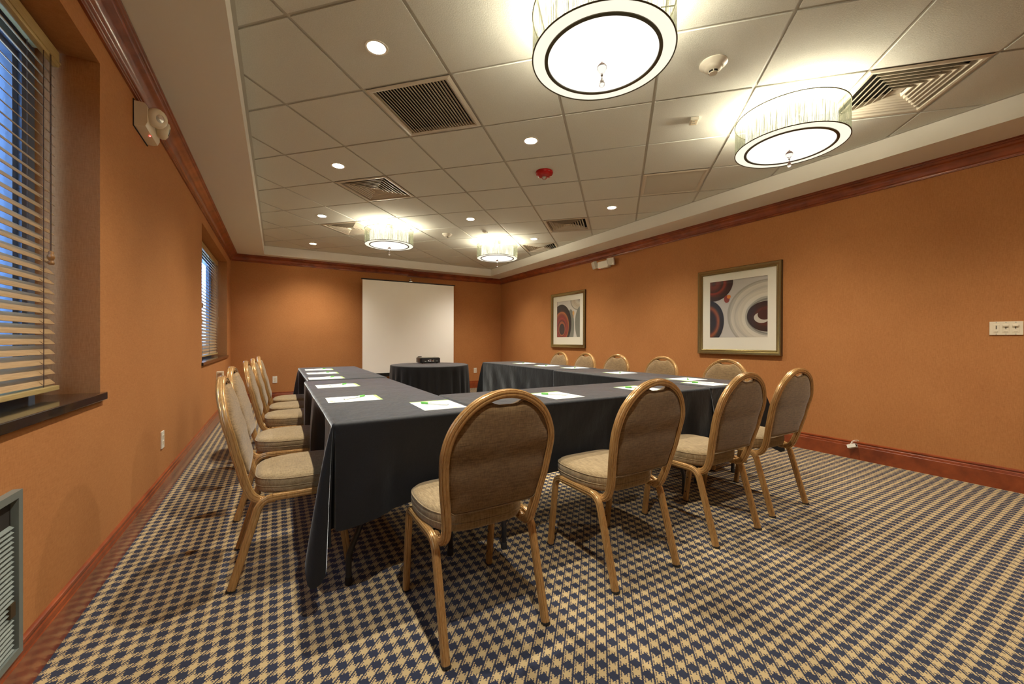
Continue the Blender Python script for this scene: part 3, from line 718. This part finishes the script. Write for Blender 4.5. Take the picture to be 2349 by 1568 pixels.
# ------------------------------------------------------------------ chairs
def prof_tube(a, b_, n_=60, gd=.13):
    out = []
    for k in range(n_):
        t_ = 2*pi*k/n_; c_, s_ = cos(t_), sin(t_)
        x = a*math.copysign(abs(c_)**.75, c_); y = b_*math.copysign(abs(s_)**.75, s_)
        gg = 1-gd*max(0, cos(10*t_))**3
        out.append((x*gg, y*gg))
    return out
LT = prof_tube(.0145, .0170)
HT = prof_tube(.0180, .0165)
def make_chair(label):
    t = thing('banquet_chair', label, 'chair', (0,0,0), 0, 'banquet chairs round the tables')
    for s in (-1, 1):
        X_ = s*.204
        P_ = fillet([(X_, -.240, 0), (X_, -.128, .381), (X_, .190, .381), (X_, .240, 0)], [.062, .050], 9)
        # split into rear leg, rail, front leg (fillet points 1..10 rear bend, 11..20 front bend)
        rear, rail, front = P_[:11], P_[10:12], P_[11:]
        def dens(pp): return resample(pp, 24)
        for nm, pp in (('leg', rear), ('leg', front[::-1])):
            bm = BM(); pp = dens(pp); sc = [1]*len(pp); sweep(bm, pp, LT, (1,0,0)); lg = obj(nm, fix(bm), GOLD, t, 50)
            bm = BM(); p = pp[0]; sweep(bm, [(p.x, p.y, 0), (p.x, p.y+(.002 if p.y < 0 else -.001), .008)], [(u*1.12, v*1.12) for u, v in LT], (1,0,0)); obj('glide', fix(bm), RUBBER, lg, 50)
            if nm == 'leg' and p.y > 0:
                for zz in (.07, .17):
                    q = min(pp, key=lambda v: abs(v.z-zz)); bm = BM(); lathe(bm, [(.0045, 0), (.004, .0022), (.0005, .003)], 10, axis='x')
                    bm.transform(Matrix.Translation((q.x-s*.0140, q.y, zz)) @ Matrix.Rotation(pi if s > 0 else 0, 4, 'Z')); obj('bolt', fix(bm), BLACK, lg)
        bm = BM(); sweep(bm, rail, LT, (1,0,0)); obj('side_rail', fix(bm), GOLD, t, 50)
    bm = BM()
    for yy in (-.05, .13): sweep(bm, [(-.20, yy, .374), (.20, yy, .374)], circ(.009, 10), (0,0,1))
    obj('cross_bar', fix(bm), STEEL, t, 60)
    # hoop: width and lean as functions of height
    zz_ = [.36, .42, .50, .60, .70]; hx = [.176, .178, .189, .206, .213]
    yz = [.36, .385, .43, .49, .644, .76, .872, .93]; yv = [-.130, -.160, -.182, -.198, -.232, -.262, -.284, -.292]
    half = [Vector((.184, -.075, .3715)), Vector((.182, -.110, .3655)), Vector((.179, -.136, .367)), Vector((.177, -.156, .380)), Vector((.177, -.168, .397))]
    for z in (.415, .44, .47, .50, .54, .58, .62, .66, .70): half.append(Vector((interp(z, zz_, hx), interp(z, yz, yv), z)))
    for k in range(1, 13):
        a = pi/2*k/12; z = .70+.211*sin(a); half.append(Vector((.213*cos(a), interp(z, yz, yv), z)))
    full = half+[Vector((-p.x, p.y, p.z)) for p in half[-2::-1]]
    full = resample(full, 110)
    # smooth
    for _ in range(4): full = [full[0]]+[(full[i-1]+full[i]*2+full[i+1])/4 for i in range(1, len(full)-1)]+[full[-1]]
    bm = BM(); sweep(bm, full, HT, (0,1,0)); obj('back_frame', fix(bm), GOLD, t, 50)
    # padded back
    def edge(z):
        return interp(z, zz_, hx)-.013 if z <= .70 else None
    Rin = .213-.013
    out = []
    zb_ = .487
    for k in range(9): out.append((-(edge(zb_)-.012)+2*(edge(zb_)-.012)*k/8, zb_-.004*(1-((k-4)/4)**2)))
    for k in range(14): z = zb_+.010+(.70-zb_-.010)*k/13; out.append((edge(z), z))
    top = []
    for k in range(1, 40):
        a = pi*k/40; x = Rin*cos(a); z = .70+Rin*sin(a); sc_ = math.exp(-(abs(x)/.060)**4)
        top.append((x, z-.029*sc_))
    out += top
    for k in range(14): z = .70-(.70-zb_-.010)*k/13; out.append((-edge(z), z))
    bm = BM(); c0 = (0, .68); rings = {}
    fr = [1, .985, .95, .88, .78, .62, .42, .2]
    def yc(z): return interp(z, yz, yv)+.004
    for side in (-1, 1):
        rs = []
        for r_ in fr:
            th = (.011+.020*sqrt(max(0, 1-r_**6)) if r_ < .999 else .004)
            if side < 0: th *= .72
            rs.append([bm.verts.new((c0[0]+(x-c0[0])*r_, yc(c0[1]+(z-c0[1])*r_)+side*th, c0[1]+(z-c0[1])*r_)) for x, z in out])
        cen = bm.verts.new((c0[0], yc(c0[1])+side*(.031*(.72 if side < 0 else 1)), c0[1]))
        for A, B in zip(rs, rs[1:]):
            for k in range(len(out)): bm.faces.new((A[k], A[(k+1) % len(out)], B[(k+1) % len(out)], B[k]))
        for k in range(len(out)): bm.faces.new((rs[-1][k], rs[-1][(k+1) % len(out)], cen))
        rings[side] = rs[0]
    for k in range(len(out)): k2 = (k+1) % len(out); bm.faces.new((rings[1][k], rings[1][k2], rings[-1][k2], rings[-1][k]))
    bk = obj('backrest', fix(bm), BACK, t, 180)
    bm = BM(); sweep(bm, [(x, yc(z)-.012, z) for x, z in out], circ(.0028, 6), (0,1,0), closed=True); obj('piping', fix(bm), BACK, bk, 180)
    # seat cushion
    pl = []
    for k in range(80):
        a = 2*pi*k/80; c_, s_ = cos(a), sin(a)
        y = .040+.195*math.copysign(abs(s_)**.52, s_)
        w = .212 if y > .04 else .212-.040*((.04-y)/.195)**1.6
        x = w*math.copysign(abs(c_)**.46, c_); pl.append((x, y))
    prof = [(.90, .388), (.965, .392), (.99, .402), (1.0, .416), (.992, .4215), (1.003, .426), (1.008, .440), (1.0, .452), (.992, .4565), (.985, .460), (.95, .468), (.85, .474), (.65, .478), (.4, .480), (.15, .481)]
    bm = BM(); rs = []
    for s_, z in prof: rs.append([bm.verts.new((x*s_, .04+(y-.04)*s_, z)) for x, y in pl])
    m = len(pl)
    for A, B in zip(rs, rs[1:]):
        for k in range(m): bm.faces.new((A[k], A[(k+1) % m], B[(k+1) % m], B[k]))
    bm.faces.new(rs[0][::-1]); bm.faces.new(rs[-1])
    st = obj('seat', fix(bm), SEAT, t, 180)
    bm = BM()
    for s_, z in ((.998, .4215), (.996, .4565)): sweep(bm, [(x*s_, .04+(y-.04)*s_, z) for x, y in pl], circ(.0026, 6), (0,0,1), closed=True)
    obj('piping', fix(bm), SEAT, st, 180)
    return t
PRE = 'beige banquet chair, gold frame, '
CH_ = [(.691, 1.496, 0, 'back to camera, nearest the camera at the front table'), (1.4715, 1.496, .0, 'second from the left along the front table'),
       (2.210, 1.502, 0, 'third from the left along the front table'), (2.866, 1.540, -.02, 'back to camera at the right end of the front row'),
       (.065, 2.310, -pi/2, 'nearest on the left side, its seat half under the cloth'), (.036, 3.100, -pi/2-.05, 'second nearest on the left side'),
       (.066, 3.925, -pi/2, 'middle of the five on the left side'), (.092, 4.450, -pi/2, 'fourth from the camera on the left side'), (.118, 5.010, -pi/2, 'farthest from the camera on the left side'),
       (3.41, 2.230, pi/2, 'nearest of the five facing the room along the right wall'), (3.46, 3.000, pi/2, 'second nearest along the right wall'),
       (3.50, 3.730, pi/2, 'middle of the five along the right wall'), (3.53, 4.370, pi/2, 'fourth from the camera along the right wall'), (3.52, 4.960, pi/2, 'farthest along the right wall, below the smaller picture')]
ch0 = make_chair(PRE+CH_[0][3]); ch0.location = (CH_[0][0], CH_[0][1], 0)
for x, y, rz, lb in CH_[1:]: dup(ch0, (x, y, 0), rz, PRE+lb)

# ------------------------------------------------------------------ tables and cloths
def fold_table(x0, x1, y0, y1, z, label):
    t = thing('folding_table', label, 'table', ((x0+x1)/2, (y0+y1)/2, 0), 0, 'rectangular folding tables under cloths')
    hx_, hy_ = (x1-x0)/2-.014, (y1-y0)/2-.014
    bm = BM(); box(bm, -hx_, hx_, -hy_, hy_, z-.030, z-.006, bev=.004); obj('tabletop', bm, GREYM, t)
    longy = hy_ > hx_
    for e in (-1, 1):
        for s in (-1, 1):
            lo, sh = (hy_ if longy else hx_), (hx_ if longy else hy_)
            pts = [(s*(sh-.075), e*(lo-.16), 0), (s*(sh-.075), e*(lo-.16), .13), (s*.10, e*(lo-.18), .46), (s*.10, e*(lo-.2), z-.03)]
            pts = fillet([Vector(p) if longy else Vector((p[1], p[0], p[2])) for p in pts], [.12, .10], 8)
            bm = BM(); sweep(bm, resample(pts, 34), circ(.0135, 12), (0,1,0) if longy else (1,0,0)); lg = obj('leg', fix(bm), STEEL, t, 60)
            p = pts[0]; bm = BM(); lathe(bm, [(.0005, 0), (.016, 0), (.016, .03), (.0135, .034)], 14, (p.x, p.y, 0)); obj('foot_cap', fix(bm), RUBBER, lg, 60)
def crv(pts, u):
    k = 0
    while k < len(pts)-2 and u > pts[k+1][0]: k += 1
    p = [pts[max(0, min(len(pts)-1, k+d))] for d in (-1, 0, 1, 2)]; t_ = (u-p[1][0])/(p[2][0]-p[1][0]); o = []
    for c_ in (1, 2):
        a, b_, c2, d2 = (q[c_] for q in p)
        o.append(.5*(2*b_+(c2-a)*t_+(2*a-5*b_+4*c2-d2)*t_*t_+(-a+3*b_-3*c2+d2)*t_**3))
    return o
FLF = [(0,0,0),(.18,-.15,.03),(.31,-.17,.0),(.44,-.125,-.05),(.54,-.045,-.05),(.63,-.06,.02),(.74,-.05,.12),(.86,0,.12),(.94,.01,.05),(1,0,0)]
FRF = [(0,0,0),(.12,.03,-.01),(.26,.08,-.03),(.38,.11,-.05),(.48,.08,-.09),(.60,.12,-.08),(.78,.06,-.03),(1,0,0)]
def sym(dx, dy): return [(0,0,0),(.25,dx*.55,dy*.5),(.5,dx,dy),(.75,dx*.5,dy*.55),(1,0,0)]
def cloth(x0, x1, y0, y1, z, h, corners, label, seed=0, flare=.03, rip=.010, ex=None, fls=None, push=()):
    """h: hem drop front,right,back,left; corners: FR,BR,BL,FL each None (flat) or (A, (dx,dy), B, (px,py))"""
    rnd = random.Random(seed); ph = [rnd.uniform(0, 6.28) for _ in range(8)]
    rad = .014; cols = []
    P_ = [((x0, y0), (x1, y0), (0, -1)), ((x1, y0), (x1, y1), (1, 0)), ((x1, y1), (x0, y1), (0, 1)), ((x0, y1), (x0, y0), (-1, 0))]
    s_tot = 0
    for k in range(4):
        a, b_, nrm = P_[k]; Ln = sqrt((b_[0]-a[0])**2+(b_[1]-a[1])**2); d = ((b_[0]-a[0])/Ln, (b_[1]-a[1])/Ln); n_ = max(6, int(Ln/.022))
        for i in range(n_+1):
            q = rad+(Ln-2*rad)*i/n_; w = sin(pi*i/n_)**.35 if 0 < i < n_ else 0; s = s_tot+q
            rp = w*rip*(sin(s*9+ph[0])*.9+sin(s*17+ph[1])*.55+sin(s*31+ph[2])*.3)
            fm_ = (fls or (1, 1, 1, 1))[k]; pd = 0; co_ = a[1]+d[1]*q if k % 2 else a[0]+d[0]*q
            for (sk, c0, dp) in push:
                if sk == k:
                    e_ = max(0, min(1, 1-(abs(co_-c0)-.235)/.10)); pd = max(pd, dp*e_*e_*(3-2*e_))
            hem = h[k]+w*.008*sin(s*5+ph[3])+((ex or {}).get(k, (0, 0))[0]*math.exp(-(q/.22)**1.5)+(ex or {}).get(k, (0, 0))[1]*math.exp(-((Ln-q)/.22)**1.5))
            cols.append(((a[0]+d[0]*q, a[1]+d[1]*q), nrm, hem, (nrm[0]*rp*fm_/hem, nrm[1]*rp*fm_/hem), flare*w*fm_, w, pd))
        s_tot += Ln
        n2 = P_[(k+1) % 4][2]; h1, h2 = h[k]+(ex or {}).get(k, (0, 0))[1], h[(k+1) % 4]+(ex or {}).get((k+1) % 4, (0, 0))[0]; c_ = corners[k]
        m = 30 if c_ else 6
        cpx = b_[0]-nrm[0]*rad-n2[0]*rad if False else b_[0]; cpy = b_[1]
        base = (b_[0]-(nrm[0]+n2[0])*rad, b_[1]-(nrm[1]+n2[1])*rad)
        for i in range(1, m):
            u = i/m; th = u*pi/2; nn = (nrm[0]*cos(th)+n2[0]*sin(th), nrm[1]*cos(th)+n2[1]*sin(th))
            pos = (base[0]+nn[0]*rad, base[1]+nn[1]*rad)
            if c_:
                hem = min(h1/max(1e-4, cos(th)), h2/max(1e-4, sin(th))); hem = min(hem, .95*sqrt(h1*h1+h2*h2))
                o_ = crv(c_, u)
            else: hem = h1+(h2-h1)*u; o_ = (0, 0)
            cols.append((pos, nn, hem, o_, 0, 0, 0))
    ts = [0, .015, .05, .1, .17, .25, .34, .43, .52, .61, .7, .78, .86, .93, .975, 1]
    bm = BM(); rows = []
    arc = 4
    grid = []
    for (p, nn, hem, o_, fl, w, pd) in cols:
        col = []
        for k in range(arc+1):
            a = pi/2*k/arc; col.append(bm.verts.new((p[0]-nn[0]*rad*(1-sin(a)), p[1]-nn[1]*rad*(1-sin(a)), z-rad*(1-cos(a)))))
        for tt in ts[1:]:
            fp = min(1, hem*tt/.23); f2 = fl*tt*(1-min(1, pd/.03))-pd*fp; om = sqrt(max(.05, 1-o_[0]**2-o_[1]**2)); e = tt**.8
            wr = .004*w*sin(p[0]*23+p[1]*19+tt*7)*sin(tt*pi)
            col.append(bm.verts.new((p[0]+o_[0]*hem*e+nn[0]*(f2+wr), p[1]+o_[1]*hem*e+nn[1]*(f2+wr), z-rad-(hem-rad)*tt*om)))
        grid.append(col)
    n_ = len(grid)
    for i in range(n_):
        A, B = grid[i], grid[(i+1) % n_]
        for k in range(len(A)-1): bm.faces.new((A[k], B[k], B[k+1], A[k+1]))
    bm.faces.new([g_[0] for g_ in grid])
    bmesh.ops.recalc_face_normals(bm, faces=bm.faces[:])
    o = obj('tablecloth', bm, CLOTH, None, 55)
    return tag(o, label, 'tablecloth', 'dark cloths on the rectangular tables')
HS, HF = .50, .385
TA = [(.187, .852, 1.735, 3.655, .760, (HF, HS, HS, HS), (None, None, None, FLF), 'charcoal tablecloth on the left near table, its front corner hanging in a fold'),
      (.215, .865, 3.70, 5.45, .762, (HS, HS, HF, HS), (None, sym(.15,.15), sym(-.15,.15), None), 'charcoal tablecloth on the left far table toward the screen'),
      (.856, 2.684, 1.735, 2.352, .760, (HF, HF, HF, HF), (FRF, None, None, None), 'dark tablecloth on the front table joining both sides, three chairs before it'),
      (2.700, 3.365, 1.745, 3.662, .760, (HF, HS, HS, HS), (sym(.36,-.16), None, None, None), 'navy black tablecloth on the right near table beside the front row'),
      (2.745, 3.400, 3.690, 5.56, .762, (HS, HS, HF, HS), (None, sym(.15,.15), sym(-.16,.12), None), 'navy black tablecloth on the right far table, nearest the far right outlet')]
FL = ['folding table under the left near cloth, a dark curved leg showing at the corner', 'folding table under the left far cloth', 'folding table under the front cloth, dark legs showing behind the chairs',
      'folding table under the right near cloth', 'folding table under the right far cloth']
for k, (x0, x1, y0, y1, z, h, co, lb) in enumerate(TA):
    cloth(x0, x1, y0, y1, z, h, co, lb, k*3+1, ex={0: {0: (.05, 0), 2: (0, .05)}.get(k, (0, 0))},
        fls=[(.3, 0, 0, .6), (0, .8, 1, .6), (.3, 0, 1, 0), (.3, .6, 0, 0), (0, .6, 1, .8)][k],
        push=[((3, 2.31, .14), (3, 3.10, .11), (0, .691, .03)), ((3, 3.925, .115), (3, 4.45, .14), (3, 5.01, .165)),
              ((0, .691, .03), (0, 1.4715, .03), (0, 2.21, .035)), ((1, 2.23, .215), (1, 3.0, .165), (1, 3.73, .13), (0, 2.866, .06)), ((1, 3.73, .16), (1, 4.37, .13), (1, 4.96, .14))][k]); fold_table(x0, x1, y0, y1, z, FL[k])
# round table
RX, RY, RR = 1.84, 5.377, .534
t = thing('round_table', 'round table under the pleated black cloth in front of the screen', 'table', (RX, RY, 0))
bm = BM(); lathe(bm, [(.0005, .730), (RR-.012, .730), (RR-.010, .752), (.0005, .752)], 64); obj('tabletop', fix(bm), GREYM, t, 50)
bm = BM(); lathe(bm, [(.0005, .0), (.24, 0), (.24, .02), (.03, .05), (.03, .73)], 32); obj('pedestal', fix(bm), STEEL, t, 50)
bm = BM(); nS = 360; grid = []; NF = 26; rnd = random.Random(3); phs = [rnd.uniform(-.35, .35) for _ in range(NF+1)]
for k in range(nS):
    a = 2*pi*k/nS; col = []
    fa = sin(a*NF+1.6*sin(a*3)+.8*sin(a*7+1)); fa = math.copysign(abs(fa)**.8, fa)*(.7+.3*sin(a*5+2))
    for q in range(5):
        b_ = pi/2*q/4; r_ = RR-.012*(1-sin(b_)); col.append((r_, .760-.012*(1-cos(b_))))
    for q in range(1, 13):
        tt = q/12; grow = min(1, tt*2.2)**.8
        col.append((RR+.024*grow*(fa*.8)+.02*tt, .748-.735*tt))
    grid.append([bm.verts.new((r_*cos(a), r_*sin(a), z)) for r_, z in col])
for k in range(nS):
    A, B = grid[k], grid[(k+1) % nS]
    for q in range(len(A)-1): bm.faces.new((A[q], B[q], B[q+1], A[q+1])).material_index = 1
bm.faces.new([g_[0] for g_ in grid])
o = obj('round_tablecloth', fix(bm), [CLOTH, BLKC], None, 55, (RX, RY, 0)); tag(o, 'floor length black cloth hanging in folds over the round projector table', 'tablecloth')

# ------------------------------------------------------------------ paper and pens
def make_sheet(label):
    bm = BM()
    w, h_ = .108, .140
    def quad(x0, x1, y0, y1, z, mi): bm.faces.new([bm.verts.new((x, y, z)) for x, y in ((x0,y0),(x1,y0),(x1,y1),(x0,y1))]).material_index = mi
    box(bm, -w, w, -h_, h_, 0, .0018)
    quad(-w, w, h_-.017, h_, .0021, 1)
    quad(-w, w, h_-.026, h_-.0235, .0021, 1)
    quad(.040, .062, -h_+.012, -h_+.026, .0021, 1); quad(.068, .090, -h_+.022, -h_+.036, .0021, 1); quad(.050, .088, -h_+.0075, -h_+.0095, .0021, 1)
    quad(-.09, .02, -h_+.009, -h_+.0105, .0021, 1)
    o = obj('notepad', bm, [PAPER, GREEN]); return tag(o, label, 'notepad', 'notepads laid out on the tables')
def make_pen(label):
    t = thing('marker_pen', label, 'pen', (0,0,0), 0, 'green capped pens on the notepads')
    bm = BM(); lathe(bm, [(.0005, .060), (.0042, .060), (.0048, .058), (.0048, -.072), (.0036, -.079), (.0005, -.080)], 18, axis='y'); obj('barrel', fix(bm), PENW, t, 50)
    bm = BM(); lathe(bm, [(.0005, .082), (.0045, .081), (.0056, .078), (.0056, .038), (.0052, .0375)], 18, axis='y'); obj('cap', fix(bm), GREENP, t, 50)
    bm = BM(); lathe(bm, [(.0005, -.0815), (.0030, -.081), (.0034, -.077)], 12, axis='y'); obj('end_plug', fix(bm), GREYT, t, 50)
    bm = BM()
    for k in range(10): box(bm, -.0015, .0015, .004-k*.005, .0068-k*.005, .0046, .0050)
    obj('imprint', bm, GREYT, t)
    bm = BM(); box(bm, -.0028, .0028, .017, .026, .0043, .0050); obj('mark', bm, GREENP, t)
    return t
NP = [(.713, 1.970, 0, 'nearest the camera at the left corner'), (1.472, 1.958, 0, 'between the first two front chairs'), (2.185, 1.948, 0, 'half hidden behind the second front chair'), (2.903, 1.927, 0, 'at the right end of the front row'),
      (.375, 2.408, -pi/2, 'first on the left side'), (.380, 3.160, -pi/2, 'second on the left side'), (.370, 3.832, -pi/2, 'third on the left side, first beyond the seam'), (.392, 4.415, -pi/2, 'fourth on the left side'), (.405, 4.960, -pi/2, 'farthest on the left side'),
      (3.083, 2.220, pi/2, 'nearest on the right side'), (3.090, 3.012, pi/2, 'second nearest on the right side'), (3.150, 3.812, pi/2, 'third on the right side, by the table seam'), (3.085, 4.315, pi/2, 'fourth on the right side'), (3.130, 4.948, pi/2, 'farthest on the right side')]
s0 = make_sheet('x'); p0 = make_pen('x')
for k, (x, y, rz, lb) in enumerate(NP):
    zt_ = .7605 if k not in (6, 7, 8, 11, 12, 13) else .7625
    sl, pl_ = 'white notepad with green header, '+lb, 'green capped white pen on the notepad '+lb
    rz2 = rz+(-.02, .01, 0, .015)[k % 4]
    d = Vector((-.012, .006, 0)); d.rotate(Matrix.Rotation(rz2, 3, 'Z')); pr_ = rz2+math.radians(40)
    zp = zt_+.002+.0056
    if k == 0:
        s0.location = (x, y, zt_); s0.rotation_euler = (0, 0, rz2); s0['label'] = sl
        p0.location = (x+d.x, y+d.y, zp); p0.rotation_euler = (0, 0, pr_); p0['label'] = pl_
    else:
        q = s0.copy(); C.objects.link(q); q.location = (x, y, zt_); q.rotation_euler = (0, 0, rz2); q['label'] = sl
        dup(p0, (x+d.x, y+d.y, zp), pr_, pl_)

# ------------------------------------------------------------------ projector
t = thing('projector', 'small black projector on the round black table', 'projector', (1.93, 5.73, .7605), math.radians(-3))
bm = BM(); box(bm, -.150, .150, -.120, .110, .008, .080, bev=.010); obj('body', bm, BLACK, t, 40)
bm = BM(); box(bm, -.140, .140, -.105, .100, .079, .086, bev=.004); obj('top_cover', bm, pm('grey_plastic', (.16, .145, .11), .35), t, 40)
bm = BM(); lathe(bm, [(.030, .080), (.030, .095), (.024, .099), (.0005, .099)], 24, (-.105, .07, 0)); obj('focus_ring', fix(bm), BLACK, t, 50)
bm = BM(); box(bm, -.12, .135, -.1212, -.1195, .018, .070); obj('port_panel', bm, pm('port_panel', (.022, .018, .016), .5), t)
for xx, zz, w_, h_, m_ in ((-.028, .040, .010, .022, PENW), (.0, .034, .030, .010, PENW), (.0, .052, .028, .009, CHROME), (.044, .034, .026, .010, CREAMP), (.052, .052, .012, .006, CHROME), (.098, .034, .030, .007, GREYT), (-.07, .03, .022, .010, GREYT), (.025, .043, .006, .008, REDP)):
    bm = BM(); box(bm, xx-w_/2, xx+w_/2, -.1235, -.1205, zz-h_/2, zz+h_/2); obj('port', bm, m_, t)
for xx, yy in ((-.11, -.09), (.11, -.09), (0, .08)):
    bm = BM(); lathe(bm, [(.0005, 0), (.012, 0), (.010, .010)], 14, (xx, yy, 0)); obj('foot', fix(bm), RUBBER, t)

# ------------------------------------------------------------------ projection screen
t = thing('projection_screen', 'white portable projection screen standing against the far wall', 'projection screen', (2.331, 8.0, 0))
bm = BM(); box(bm, -.931, .931, -.001, .001, .455, 2.268); obj('screen_sheet', bm, SCREENM, t)
bm = BM(); sweep(bm, [(-.957, 0, 2.275), (.957, 0, 2.275)], circ(.012, 14), (0,0,1)); obj('top_rod', fix(bm), BLACK, t, 60)
bm = BM(); box(bm, -.965, .965, -.03, .04, .385, .458, bev=.012); obj('case', bm, BLACK, t, 40)
bm = BM(); sweep(bm, [(0, .05, .10), (0, .05, 2.33)], circ(.012, 12), (1,0,0)); obj('pole', fix(bm), STEEL, t, 60)
bm = BM(); sweep(bm, resample([(0, .05, 2.32), (0, .03, 2.345), (0, .0, 2.34), (0, -.004, 2.30)], 10), circ(.007, 10), (1,0,0)); box(bm, -.03, .03, -.012, .012, 2.283, 2.292); obj('hook', fix(bm), CHROME, t, 60)
for a in (90+180, 210+180, 330+180):
    a = math.radians(a); k_ = .22 if sin(a) > .2 else .42
    bm = BM(); sweep(bm, [(0, .05, .36), (k_*cos(a), .05+k_*sin(a)*.5, .012)], circ(.011, 10), (0,0,1) if abs(cos(a)) > .1 else (1,0,0)); obj('leg', fix(bm), STEEL, t, 60)
